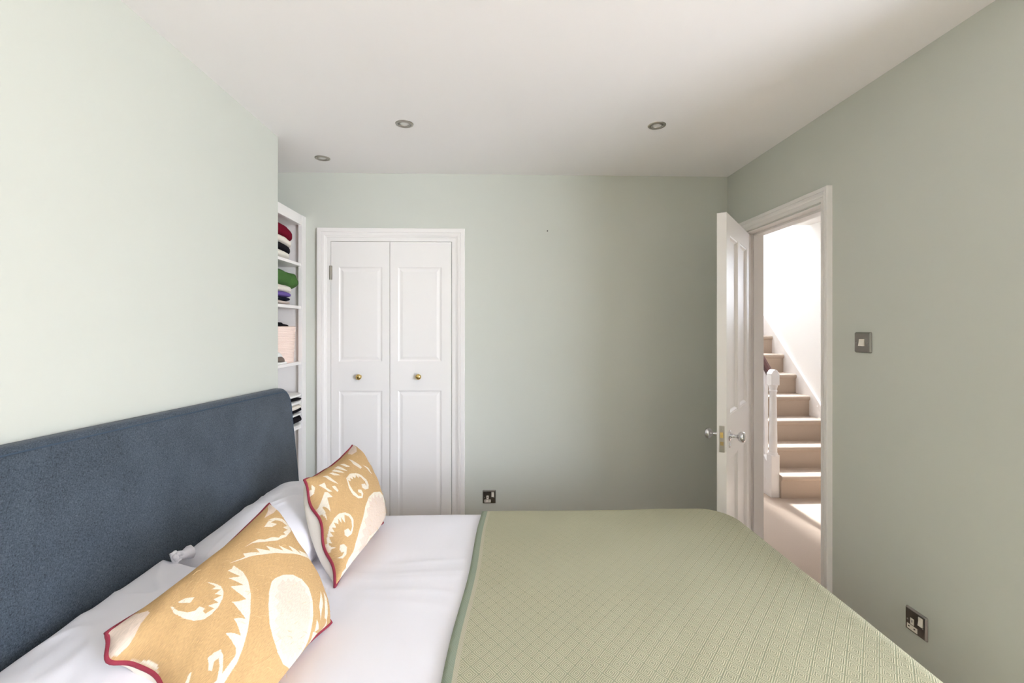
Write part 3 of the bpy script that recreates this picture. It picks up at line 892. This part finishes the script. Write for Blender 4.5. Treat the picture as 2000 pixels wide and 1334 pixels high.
#PADS_END
#PAT_BEGIN
# embroidery motifs in cloth coordinates (0..1 across and down the panel): C cream thread, P bare pinkish cloth
PATTERN = {  # outlines traced from image pixels and projected back through the camera onto the cloth
 'front': [
  ('P', [(.107,.109),(.073,.124),(.044,.153),(.02,.167),(.004,.158),(.0,.114),(.0,.08),(.0,.019),(.0,.0),(.033,.003),(.057,.006),(.082,.008),(.09,.05),(.11,.086)]),
  ('C', [(.0,.223),(.001,.268),(.006,.312),(.007,.354),(.002,.383),(.0,.401),(.0,.38),(.002,.358),(.002,.324),(.0,.28),(.0,.243)]),
  ('C', [(.44,.269),(.448,.34),(.437,.397),(.409,.462),(.386,.493),(.363,.524),(.336,.55),(.31,.576),(.267,.611),(.224,.639),(.182,.652),(.143,.667),(.116,.682),(.096,.66),(.121,.633),(.153,.628),(.198,.618),(.23,.611),(.242,.59),(.238,.544),(.234,.507),(.259,.533),(.28,.567),(.288,.52),(.289,.486),(.313,.504),(.333,.528),(.328,.47),(.326,.421),(.348,.442),(.38,.461),(.367,.401),(.361,.354),(.384,.376),(.407,.399),(.391,.343),(.379,.309),(.401,.329),(.424,.349),(.412,.308),(.401,.27),(.424,.277)]),
  ('C', [(.139,.53),(.164,.532),(.191,.544),(.189,.571),(.172,.603),(.157,.628),(.138,.651),(.114,.669),(.108,.656),(.136,.627),(.162,.592),(.17,.566),(.154,.562),(.131,.586),(.123,.573),(.133,.552)]),
  ('C', [(.071,.523),(.061,.541),(.047,.562),(.042,.544),(.058,.524)]),
  ('C', [(.151,.182),(.136,.233),(.144,.299),(.167,.349),(.197,.382),(.228,.391),(.269,.388),(.304,.372),(.323,.35),(.33,.314),(.32,.271),(.304,.231),(.313,.282),(.314,.294),(.297,.29),(.32,.327),(.291,.323),(.309,.356),(.272,.34),(.28,.371),(.241,.344),(.251,.379),(.214,.366),(.212,.346),(.226,.342),(.216,.31),(.194,.313),(.166,.286),(.151,.241),(.153,.194)]),
  ('C', [(.176,.196),(.199,.208),(.226,.25),(.199,.257),(.18,.219)]),
  ('C', [(.433,.237),(.487,.274),(.538,.306),(.582,.339),(.629,.371),(.713,.426),(.808,.491),(.913,.578),(.904,.533),(.818,.463),(.824,.492),(.763,.401),(.767,.45),(.7,.36),(.709,.404),(.666,.359),(.634,.31),(.634,.353),(.576,.28),(.578,.319),(.514,.249),(.508,.276)]),
  ('C', [(.544,.217),(.583,.231),(.643,.282),(.712,.331),(.788,.347),(.889,.33),(.937,.281),(.892,.223),(.827,.172),(.77,.154),(.809,.191),(.859,.24),(.888,.282),(.823,.28),(.857,.311),(.791,.312),(.799,.333),(.757,.319),(.731,.323),(.697,.289),(.653,.27),(.628,.241),(.597,.228)]),
  ('C', [(.709,.189),(.764,.166),(.842,.199),(.77,.188),(.797,.232),(.75,.23)]),
  ('P', [(.998,.002),(.959,.102),(.859,.126),(.774,.113),(.936,.018)]),
  ('C', [(.571,.488),(.618,.503),(.67,.541),(.71,.591),(.722,.651),(.708,.714),(.674,.772),(.628,.823),(.586,.886),(.537,.928),(.491,.927),(.461,.913),(.414,.819),(.399,.747),(.407,.681),(.421,.622),(.437,.592),(.453,.562),(.492,.516),(.536,.488)]),
  ('P', [(.577,.523),(.601,.517),(.606,.538),(.632,.534),(.637,.558),(.669,.559),(.669,.582),(.697,.59),(.69,.611),(.704,.639),(.687,.651),(.696,.69),(.654,.75),(.606,.803),(.577,.829),(.553,.859),(.509,.879),(.491,.832),(.474,.876),(.463,.82),(.443,.843),(.442,.79),(.427,.791),(.416,.732),(.442,.724),(.424,.681),(.458,.68),(.449,.629),(.49,.626),(.483,.584),(.519,.588),(.507,.548),(.544,.55),(.548,.524)]),
  ('C', [(.809,.719),(.783,.782),(.749,.811),(.724,.848),(.739,.77)]),
  ('C', [(.69,.812),(.709,.893),(.654,.867)]),
  ('C', [(.639,.853),(.784,.993),(.62,.931),(.627,.9)]),
  ('C', [(.844,.743),(.87,.788),(.832,.854),(.829,.917),(.94,1.0),(.887,1.0),(.89,.991),(.781,.868),(.802,.801)]),
 ],
 'back': [
  ('P', [(1.0,.0),(.908,.03),(.773,.088),(.659,.07),(.683,.026),(.882,.0)]),
  ('C', [(.064,.89),(.091,.854),(.147,.828),(.176,.772),(.238,.712),(.308,.658),(.386,.599),(.487,.562),(.609,.568),(.738,.614),(.857,.692),(.827,.756),(.864,.846),(.92,.956),(.624,.918),(.543,.926),(.413,.881),(.32,.932),(.22,.941),(.136,.959),(.077,.978),(.03,.991),(.033,.929),(.069,.918)]),
  ('P', [(.264,.937),(.21,.847),(.261,.85),(.229,.78),(.298,.788),(.28,.732),(.34,.734),(.331,.677),(.4,.679),(.4,.623),(.466,.631),(.472,.581),(.514,.614),(.546,.574),(.572,.618),(.623,.587),(.649,.634),(.712,.619),(.701,.661),(.81,.682),(.766,.719),(.828,.753),(.862,.857),(.927,.969),(.578,.888),(.379,.838),(.331,.931)]),
  ('C', [(.0,.771),(.001,.683),(.006,.596),(.016,.536),(.05,.5),(.094,.492),(.151,.517),(.184,.554),(.203,.612),(.184,.657),(.15,.693),(.107,.692),(.09,.667),(.096,.632),(.126,.638),(.144,.673),(.169,.65),(.178,.603),(.168,.563),(.138,.531),(.12,.588),(.102,.526),(.094,.57),(.076,.52),(.069,.562),(.043,.53),(.05,.576),(.027,.552),(.038,.598),(.016,.574),(.029,.621),(.011,.608),(.018,.669),(.007,.649),(.009,.689),(.024,.712),(.007,.71),(.001,.742),(.001,.787)]),
  ('C', [(.037,.742),(.047,.713),(.071,.72),(.091,.757),(.074,.806),(.038,.822),(.009,.798),(.042,.798),(.064,.777),(.043,.772)]),
  ('C', [(.317,.268),(.391,.254),(.471,.293),(.522,.358),(.563,.426),(.568,.484),(.534,.506),(.47,.488),(.44,.453),(.451,.422),(.508,.442),(.517,.477),(.529,.429),(.496,.364),(.474,.342),(.46,.361),(.453,.314),(.419,.334),(.4,.296),(.381,.328),(.358,.292),(.34,.326),(.32,.298),(.308,.351),(.316,.418),(.341,.482),(.384,.508),(.397,.489),(.361,.461),(.368,.439),(.413,.462),(.422,.502),(.39,.526),(.327,.501),(.291,.446),(.283,.366)]),
  ('C', [(.0,.362),(.002,.331),(.024,.296),(.061,.241),(.081,.261),(.098,.333),(.063,.303),(.042,.43),(.024,.356),(.017,.343),(.011,.476),(.001,.388),(.0,.397),(.0,.498),(.0,.497),(.0,.419)]),
  ('C', [(.244,.088),(.291,.088),(.348,.201),(.293,.161)]),
  ('C', [(.312,.071),(.374,.076),(.403,.211),(.343,.138)]),
  ('C', [(.418,.076),(.461,.1),(.466,.19),(.434,.157)]),
  ('C', [(.199,.093),(.238,.108),(.28,.2),(.224,.153)]),
  ('C', [(.133,.076),(.164,.104),(.199,.266),(.172,.222),(.14,.152)]),
  ('C', [(.048,.143),(.092,.156),(.084,.213),(.112,.284),(.091,.269),(.064,.194)]),
  ('C', [(.131,.238),(.157,.254),(.168,.319),(.152,.324),(.134,.277)]),
  ('C', [(.009,.084),(.023,.137),(.011,.182),(.0,.182),(.0,.149),(.0,.158),(.0,.129),(.002,.156),(.001,.119),(.007,.141)]),
  ('C', [(.567,.089),(.577,.141),(.598,.294),(.558,.294),(.532,.189)]),
  ('C', [(.857,.583),(.861,.594),(.872,.653),(.873,.647)]),
  ('C', [(.643,.278),(.716,.36),(.739,.437),(.689,.379)]),
 ],
}
#PAT_END
OCHRE = srgb(202, 166, 118); CREAM = srgb(232, 222, 204); PINKY = srgb(226, 206, 190)

def inside(px, py, poly):
    r = np.zeros(px.shape, bool)
    n = len(poly)
    for i in range(n):
        x1, y1 = poly[i]; x2, y2 = poly[(i + 1) % n]
        if y1 == y2: continue
        c = ((y1 > py) != (y2 > py)) & (px < (x2 - x1) * (py - y1) / (y2 - y1) + x1)
        r ^= c
    return r

def cushion(key, label, N, size):
    c = CUSH[key]
    loc = np.mean(np.array(c['corners']), 0)
    o = thing('cushion', (float(loc[0]), float(loc[1]), float(loc[2]) - 0.12), label, 'cushion', 'embroidered cushions on the bed')
    ncol = {'C': CREAM, 'P': PINKY, 'O': OCHRE}
    nf = lambda u, v: 0.004 * np.sin(u * 9 + 3 * v) * np.sin(v * 7 + 1) + 0.0015 * np.sin(u * 31 + v * 11) * np.sin(v * 27)
    F, K, P, nrm, u, v = pad(c['corners'], c['T'][0], c['T'][1], N, c['pw'], c['conc'], nf, c['belly'], WARP[key])
    col = np.empty(u.shape + (4,)); col[:] = OCHRE
    for cc, poly in PATTERN[key]:
        col[inside(u, v, poly)] = ncol[cc]
    grid_mesh('embroidered_front', F, M['embroidery'], o, False, np.stack([u, v], -1) * size, 'cloth', col)
    F2, K2, *_ = pad(c['corners'], c['T'][0], c['T'][1], 60, c['pw'], c['conc'], nf, c['belly'], WARP[key])
    bo = grid_mesh('plain_back', K2, M['cream_back'], o, True)
    bo['label'] = 'plain cream back panel'
    n_ = 60
    Fb = P; s = N // n_
    loop = [Fb[0, i] for i in range(0, N, s)] + [Fb[j, N] for j in range(0, N, s)] + [Fb[N, i] for i in range(N, 0, -s)] + [Fb[j, 0] for j in range(N, 0, -s)]
    po = MB().tube(loop, 0.0054, 8, True).build('piping', M['red_pipe'], o, smooth=True)
    po['label'] = 'crimson piped edge'
    # loose straw-like threads standing off the embroidery
    rnd = random.Random(len(label))
    tm = MB()
    for _ in range(130):
        i, j = rnd.randrange(int(N * .1), int(N * .9)), rnd.randrange(int(N * .1), int(N * .9))
        p = Vector(F[j, i]); tu = Vector(F[j, i + 1] - F[j, i]).normalized(); tv = Vector(F[j + 1, i] - F[j, i]).normalized()
        nn = tu.cross(tv).normalized()
        if nn.dot(Vector(nrm)) < 0: nn = -nn
        a = math.radians(38 + rnd.uniform(-35, 35)); L_ = rnd.uniform(0.006, 0.022)
        dd = tu * math.cos(a) + tv * math.sin(a)
        hgt = rnd.uniform(0.001, 0.006)
        tm.tube([p, p + dd * L_ * .5 + nn * hgt, p + dd * L_ + nn * hgt * rnd.uniform(.2, 1.4)], 0.00035, 3)
    tm.build('loose_threads', M['straw'], o, kind='stuff')
    return o

def pillow(label, corners, T, seed, N=90, knot=None):
    loc = np.mean(np.array(corners), 0)
    o = thing('pillow', (float(loc[0]), float(loc[1]), float(loc[2]) - 0.08), label, 'pillow', 'white pillows against the headboard')
    def nf(u, v):
        out = np.zeros(u.shape)
        for j in range(u.shape[0]):
            for i in range(u.shape[1]):
                a, b = u[j, i], v[j, i]
                c1 = nz3(a * 5 + seed + 1.2 * nz3(a * 3, b * 3, seed), b * 1.8, seed)
                out[j, i] = 0.010 * nz3(a * 3.2 + seed, b * 2.6, 1.0) + 0.011 * (1 - abs(c1)) ** 6 * (0.5 + nz3(a * 2, b * 2, seed + 4)) + 0.002 * nz3(a * 13, b * 9, seed)
        return out
    F, K, P, nrm, u, v = pad(corners, T, T * 0.55, N, 0.34, (0.05, 0.06), nf)
    pf = grid_mesh('pillow_case', F, M['linen'], o, False)
    grid_mesh('pillow_underside', K, M['linen'], o, True)
    if knot:
        km = MB(); kx, ky, kz = knot
        rnd = random.Random(4)
        pts = []
        for i in range(34):                                   # a lumpy bow-knot of twisted cotton
            a = i / 33 * 2 * PI * 2.5
            pts.append((kx + 0.008 * math.cos(a * 1.3), ky + 0.011 * math.cos(a) , kz + 0.012 * math.sin(a) + 0.003 * math.sin(a * 3)))
        km.tube(pts, [0.006 + 0.003 * math.sin(i * 1.7) for i in range(34)], 8)
        km.tube([(kx, ky + 0.005, kz), (kx + 0.004, ky - 0.014, kz + 0.008), (kx + 0.008, ky - 0.022, kz + 0.006)], [0.006, 0.007, 0.004], 8)
        km.tube([(kx, ky + 0.005, kz), (kx + 0.006, ky - 0.010, kz - 0.010), (kx + 0.010, ky - 0.016, kz - 0.022)], [0.006, 0.006, 0.004], 8)
        km.tube([(kx, ky, kz), (kx + 0.006, ky + 0.02, kz - 0.004), (kx + 0.012, ky + 0.045, kz - 0.006)], [0.009, 0.013, 0.022], 8)
        ko = km.build('tie_knot', M['linen'], pf, smooth=True)
        ko['label'] = 'knotted white cotton ties'
    return o

pillow('white cotton pillow behind the far cushion, its near end tied in a knot',
       [(-1.035, 2.30, 0.615), (-1.035, 1.49, 0.632), (-0.64, 2.22, 0.582), (-0.66, 1.49, 0.575)], 0.118, 3.0, knot=(-0.990, 1.452, 0.696))
pillow('white cotton pillow at the near end of the headboard, behind the large cushion',
       [(-1.040, 1.465, 0.678), (-1.040, 0.62, 0.685), (-0.63, 1.45, 0.612), (-0.64, 0.62, 0.600)], 0.050, 8.0)
cushion('front', 'ochre and cream embroidered cushion lying nearest, with wide oval motif', 420, 0.48)
cushion('back', 'ochre embroidered cushion propped upright in front of the white closet doors', 360, 0.45)

# ------------------------------------------------------------------ alcove shelving and what stands on it
SF = -1.232                                     # front plane of the shelves
shelf = thing('alcove_shelving', (-1.39, 2.72, 0), 'white built-in shelves in the alcove behind the headboard', 'shelves')
yI = 2.966
MB().box(XA + 0.001, SF, yI, YB - 0.001, 0, 2.06).build('side_panel', M['white'], shelf)
MB().box(XA + 0.001, SF, YC + 0.001, YC + 0.02, 0, 2.06).build('side_panel', M['white'], shelf)
MB().box(XA + 0.001, XA + 0.012, YC + 0.02, yI, 0, 2.06).build('back_panel', M['white'], shelf)
MB().box(SF - 0.020, SF + 0.006, 2.933, YB - 0.001, 0, 2.113).build('stile', M['white'], shelf, bevel=0.002)
MB().box(SF - 0.020, SF + 0.006, YC + 0.001, YC + 0.04, 0, 2.113).build('stile', M['white'], shelf, bevel=0.002)
MB().box(SF - 0.020, SF + 0.004, YC + 0.04, 2.933, 2.050, 2.112).build('fascia', M['white'], shelf, bevel=0.002)
MB().box(XA + 0.001, SF - 0.020, YC + 0.001, YB - 0.001, 2.060, 2.080).build('top_board', M['white'], shelf)
SHZ = [1.810, 1.542, 1.195, 0.796, 0.42, 0.10]
for z in SHZ:
    MB().box(XA + 0.012, SF - 0.001, YC + 0.02, yI, z - 0.019, z).build('shelf_board', M['white'], shelf, bevel=0.002)

def lump(name, mat, x0, x1, y0, y1, z0, z1, seed, parent=None, e1=0.45, e2=0.62, amp=0.006, sag=0.0, fold=0.0, floor=None, nU=72, nV=24):
    """soft folded cloth: rounded slab with creases, its +Y end drooping by sag"""
    cx, cy, cz = (x0 + x1) / 2, (y0 + y1) / 2, (z0 + z1) / 2
    ax, ay, az = (x1 - x0) / 2, (y1 - y0) / 2, (z1 - z0) / 2
    sp = lambda c, e_: math.copysign(abs(c) ** e_, c)
    vs = []; fs = []
    for j in range(nV + 1):
        ph = -PI / 2 + PI * j / nV
        for i in range(nU):
            th_ = 2 * PI * i / nU
            x = cx + ax * sp(math.cos(ph), e2) * sp(math.cos(th_), e1)
            y = cy + ay * sp(math.cos(ph), e2) * sp(math.sin(th_), e1)
            z = cz + az * sp(math.sin(ph), e2)
            k = (y - y0) / (y1 - y0)
            top = max(0, math.sin(ph))
            dn = amp * nz3(x * 22 + seed, y * 16, z * 26)
            z += dn * (0.3 + top) - sag * 4 * max(0, k - 0.5) ** 2
            x += 0.8 * amp * nz3(x * 14, y * 20 + seed, z * 30)
            if fold: z += fold * math.sin(y * 70 + seed) * top
            z = max(z, z0 - sag)
            if floor is not None: z = max(z, floor)
            vs.append((x, y, z))
    for j in range(nV):
        for i in range(nU):
            fs.append((j * nU + i, j * nU + (i + 1) % nU, (j + 1) * nU + (i + 1) % nU, (j + 1) * nU + i))
    o = MB().add(vs, fs).build(name, mat, parent, smooth=True)
    weld(o, 1e-6)
    return o

def garment(name, mat, z0, z1, yend, seed, label, x1=SF - 0.004, sag=0.012, group=None, y0=2.50, **kw):
    o = lump(name, mat, -1.50, x1, y0, yend, z0, z1, seed, sag=sag, **kw)
    return tag(o, label, 'clothing', group)

G1 = 'folded knitwear on the top shelf'
garment('jumper', M['ivory_rib'], 1.811, 1.862, 2.835, 1, 'ivory ribbed jumper folded at the bottom of the top shelf pile', sag=0.008, group=G1, floor=1.8105)
garment('jumper', M['black_wool'], 1.848, 1.905, 2.850, 2, 'black folded jumper in the top shelf pile', sag=0.018, group=G1)
garment('jumper', M['cream_wool'], 1.892, 1.946, 2.862, 3, 'cream folded jumper under the maroon one', sag=0.020, group=G1)
garment('jumper', M['maroon'], 1.935, 2.020, 2.880, 4, 'dark maroon jumper on top of the top shelf pile', sag=0.026, group=G1)
G2 = 'folded knitwear on the second shelf'
garment('top', M['taupe_wool'], 1.543, 1.566, 2.850, 5, 'taupe folded top lying flat on the second shelf', sag=0.0, group=G2, floor=1.5425)
garment('top', M['navy_wool'], 1.562, 1.588, 2.845, 6, 'thin near-black folded top beneath the purple one', sag=0.0, group=G2)
garment('top', M['purple_wool'], 1.584, 1.622, 2.862, 7, 'purple folded top in the second shelf pile', sag=0.0, group=G2)
garment('jumper', M['cream_wool'], 1.612, 1.664, 2.870, 8, 'cream knitted jumper under the green one', sag=0.008, group=G2)
gj = thing('jumper', (-1.37, 2.70, 1.650), 'green jumper with its sleeve folded over, topping the second shelf pile', 'clothing', G2)
lump('body', M['green_wool'], -1.50, SF, 2.48, 2.86, 1.652, 1.748, 9, gj, sag=0.015, amp=0.010)
lump('sleeve', M['green_wool'], -1.42, SF + 0.010, 2.76, 2.912, 1.640, 1.742, 12, gj, sag=0.02, amp=0.012, e1=0.8, e2=0.8)

# coiled rope basket
bk = thing('rope_basket', (-1.365, 2.80, 1.195), 'pale pink coiled rope basket on the third shelf', 'basket')
prof = []
nr = 22
for i in range(nr):
    r0 = 0.128 + 0.012 * i / nr; zc = 0.005 + i * 0.0098
    for k in range(4):
        a = -PI / 2 + PI * (k + 0.5) / 4
        prof.append((r0 + 0.005 * math.cos(a), zc + 0.0049 * math.sin(a) + 0.0))
prof = [(0.001, 0.0)] + prof + [(prof[-1][0] - 0.006, prof[-1][1] + 0.004), (0.128, 0.205), (0.120, 0.012), (0.001, 0.010)]
MB().lathe(prof, (-1.365, 2.80, 1.1955), (0, 0, 1), 40).build('coiled_body', M['pink_rope'], bk, smooth=True)
tag(lump('dark_scarf', M['black_wool'], -1.45, -1.27, 2.70, 2.87, 1.36, 1.432, 15, amp=0.022, nU=48, nV=24), 'crumpled black scarf poking out of the pink rope basket', 'scarf')
# slipper with a dark insole at the shelf edge
sl = thing('slipper', (-1.25, 2.62, 1.195), 'cream slipper with brown lining in front of the pink basket', 'slipper')
lump('sole', M['white_cloth'], -1.29, SF + 0.022, 2.52, 2.712, 1.196, 1.213, 20, sl, amp=0.001)
lump('lining', M['brown_leather'], -1.285, SF + 0.020, 2.53, 2.706, 1.213, 1.247, 21, sl, amp=0.002, sag=0.03, e1=0.8)
lump('upper', M['white_cloth'], -1.288, SF + 0.014, 2.52, 2.690, 1.216, 1.272, 22, sl, amp=0.004, sag=0.03, e1=0.8)
# lower pile
G3 = 'folded clothes on the lower shelf'
garment('shirt', M['white_cloth'], 0.797, 0.822, 2.930, 30, 'white folded shirt lying at the bottom of the lower shelf pile', sag=0.0, group=G3, x1=-1.208, e1=0.3)
garment('shirt', M['black_wool'], 0.818, 0.872, 2.925, 31, 'crumpled black shirt in the lower shelf pile', sag=0.0, group=G3, x1=-1.208, e1=0.3, amp=0.018)
garment('shirt', M['white_cloth'], 0.866, 0.888, 2.930, 32, 'thin white shirt between two black ones', sag=0.0, group=G3, x1=-1.208, e1=0.3)
garment('shirt', M['black_wool'], 0.884, 0.908, 2.931, 33, 'thin black shirt under the cream linen', sag=-0.012, group=G3, x1=-1.208, e1=0.3, amp=0.010)
garment('shirt', M['cream_wool'], 0.903, 0.938, 2.932, 34, 'cream linen shirt in the middle of the lower shelf pile', sag=0.0, group=G3, x1=-1.208, e1=0.3)
garment('shirt', M['white_cloth'], 0.934, 0.966, 2.930, 35, 'white folded shirt just below the black strap', sag=0.0, group=G3, x1=-1.208, e1=0.3)
garment('belt', M['black_wool'], 0.962, 0.985, 2.930, 36, 'black fabric belt draped near the top of the lower pile', sag=0.010, group=G3, x1=-1.208, e1=0.3)
garment('shirt', M['white_cloth'], 0.980, 1.008, 2.930, 37, 'white folded shirt on top of the lower shelf pile', sag=0.0, group=G3, x1=-1.208, e1=0.3)

# ------------------------------------------------------------------ ceiling downlights
dl = thing('downlight', (0, 0, H), 'x', 'downlight', 'recessed ceiling downlights')
rg = MB()
rg.lathe([(0.0295, -0.012), (0.0295, 0.0015), (0.0325, 0.0045), (0.038, 0.0045), (0.0425, 0.0025), (0.0435, 0.0)], (0, 0, H), (0, 0, -1), 36, False, False)
rg.build('bezel', M['nickel'], dl, smooth=True)
ir = MB()
ir.lathe([(0.0215, -0.004), (0.0225, 0.003), (0.0255, 0.0045), (0.0285, 0.003), (0.0290, -0.006)], (0, 0, H), (0, 0, -1), 36, False, False)
ir.build('gimbal_ring', M['nickel'], dl, smooth=True)
lg = MB()
lg.lathe([(0.0225, -0.001), (0.020, 0.0005), (0.012, 0.0012), (0.001, 0.0015)], (0, 0, H), (0, 0, -1), 32, True, True)
lg.build('lamp_glass', M['lampglass'], dl, smooth=True)
spots = [((-0.455, 2.265), 'brushed nickel downlight in the ceiling, middle of the three'),
         ((-1.027, 2.736), 'brushed nickel downlight in the ceiling, leftmost and nearest the alcove'),
         ((0.783, 2.244), 'brushed nickel downlight in the ceiling, rightmost of the three')]
for i, (p, lab) in enumerate(spots):
    if i == 0: r = dl
    else:
        r = dl.copy(); COL.objects.link(r)
        for chd in list(dl.children):
            c2 = chd.copy(); COL.objects.link(c2); c2.parent = r
    r.location = (p[0], p[1], H)
    r['label'] = lab

# ------------------------------------------------------------------ sockets and light switch
def wall_frame(origin, right, out):
    o = Vector(origin); r = Vector(right); n_ = Vector(out); up = Vector((0, 0, 1))
    return lambda a, b, c: tuple(o + r * a + up * b + n_ * c)
def fbox(F, a0, a1, b0, b1, c0, c1):
    vs = [F(a, b, c) for c in (c0, c1) for a, b in ((a0, b0), (a1, b0), (a1, b1), (a0, b1))]
    return MB().add(vs, [(3, 2, 1, 0), (4, 5, 6, 7), (0, 1, 5, 4), (1, 2, 6, 5), (2, 3, 7, 6), (3, 0, 4, 7)])
def plate(F, parent, mat):
    h = 0.043; rc = 0.005; m_ = MB(); rings = []
    for ins, c in ((0, 0.0), (0, 0.0015), (0.0045, 0.0075), (0.0055, 0.0080)):
        ring = []
        for (sx_, sy_) in ((1, 1), (-1, 1), (-1, -1), (1, -1)):
            for k in range(5):
                a = {(1, 1): 0, (-1, 1): PI / 2, (-1, -1): PI, (1, -1): 1.5 * PI}[(sx_, sy_)] + PI / 2 * k / 4
                ring.append(F(sx_ * (h - rc) + (rc - ins * 0.9) * math.cos(a) - sx_ * ins * 0.1, sy_ * (h - rc) + (rc - ins * 0.9) * math.sin(a) - sy_ * ins * 0.1, c))
        rings.append(ring)
    n_ = 20
    vs = [p for r in rings for p in r]
    fs = [(i * n_ + k, i * n_ + (k + 1) % n_, (i + 1) * n_ + (k + 1) % n_, (i + 1) * n_ + k) for i in range(3) for k in range(n_)]
    fs += [tuple(range(n_))[::-1], tuple(3 * n_ + k for k in range(n_))]
    o = m_.add(vs, fs).build('face_plate', mat, parent)
    return o
def screws(F, o):
    for a in (-0.0301, 0.0301):
        c = Vector(F(a, -0.002, 0.0078)); ax = Vector(F(a, -0.002, 1.0)) - c
        MB().lathe([(0.0030, 0), (0.0026, 0.0009), (0.0008, 0.0011)], c, ax, 12).build('screw', M['nickel'], o, smooth=True)
def socket(loc, right, out, label):
    F = wall_frame(loc, right, out)
    o = thing('wall_socket', loc, label, 'socket', 'single wall sockets')
    plate(F, o, M['plate'])
    screws(F, o)
    e_ = fbox(F, -0.018, -0.004, -0.013, 0.010, 0.0078, 0.0090).build('earth_insert', M['plastic'], o)
    fbox(F, -0.0125, -0.0095, -0.005, 0.004, 0.0090, 0.00905).build('earth_slot', M['black'], e_)
    l_ = fbox(F, -0.0315, 0.0095, -0.034, -0.016, 0.0078, 0.0090).build('live_neutral_insert', M['plastic'], o)
    for a in (-0.0235, 0.0015 - 0.003):
        fbox(F, a - 0.0035, a + 0.0035, -0.026, -0.022, 0.0090, 0.00905).build('pin_slot', M['black'], l_)
    rk = MB()
    a0, a1, b0, b1 = 0.0145, 0.0310, 0.002, 0.032
    vs = [F(a0, b0, 0.0078), F(a1, b0, 0.0078), F(a1, b1, 0.0078), F(a0, b1, 0.0078), F(a0, b0, 0.0125), F(a1, b0, 0.0125), F(a1, (b0 + b1) / 2, 0.0098), F(a0, (b0 + b1) / 2, 0.0098), F(a1, b1, 0.0100), F(a0, b1, 0.0100)]
    rk.add(vs, [(3, 2, 1, 0), (4, 5, 6, 7), (7, 6, 8, 9), (0, 1, 5, 4), (1, 2, 8, 6, 5), (2, 3, 9, 8), (3, 0, 4, 7, 9)])
    rk.build('rocker_switch', M['plastic'], o)
socket((-0.0545, YB, 0.311), (1, 0, 0), (0, -1, 0), 'dark steel single socket on the back wall beside the closet')
socket((XR, 1.619, 0.336), (0, -1, 0), (-1, 0, 0), 'dark steel single socket low on the right wall past the doorway')
F = wall_frame((XR, 1.862, 1.3425), (0, -1, 0), (-1, 0, 0))
ls = thing('light_switch', (XR, 1.862, 1.3425), 'brushed steel light switch with white rocker on the right wall', 'light switch')
plate(F, ls, M['plate'])
screws(F, ls)
rk = MB()
a0, a1, b0, b1 = -0.0135, 0.0135, -0.0145, 0.0145
vs = [F(a0, b0, 0.0078), F(a1, b0, 0.0078), F(a1, b1, 0.0078), F(a0, b1, 0.0078), F(a0, b0, 0.0135), F(a1, b0, 0.0135), F(a1, b1, 0.0092), F(a0, b1, 0.0092)]
rk.add(vs, [(3, 2, 1, 0), (4, 5, 6, 7), (0, 1, 5, 4), (1, 2, 6, 5), (2, 3, 7, 6), (3, 0, 4, 7)])
rk.build('rocker_switch', M['plastic'], ls)
# picture nail left in the back wall
nl = MB(); nl.lathe([(0.0012, 0), (0.0012, 0.006), (0.004, 0.0065), (0.004, 0.008), (0.001, 0.0085)], (0.323, YB, 2.033), (0, -1, 0.25), 10)
tag(nl.build('nail', M['black']), 'tiny dark picture nail high on the back wall', 'nail')
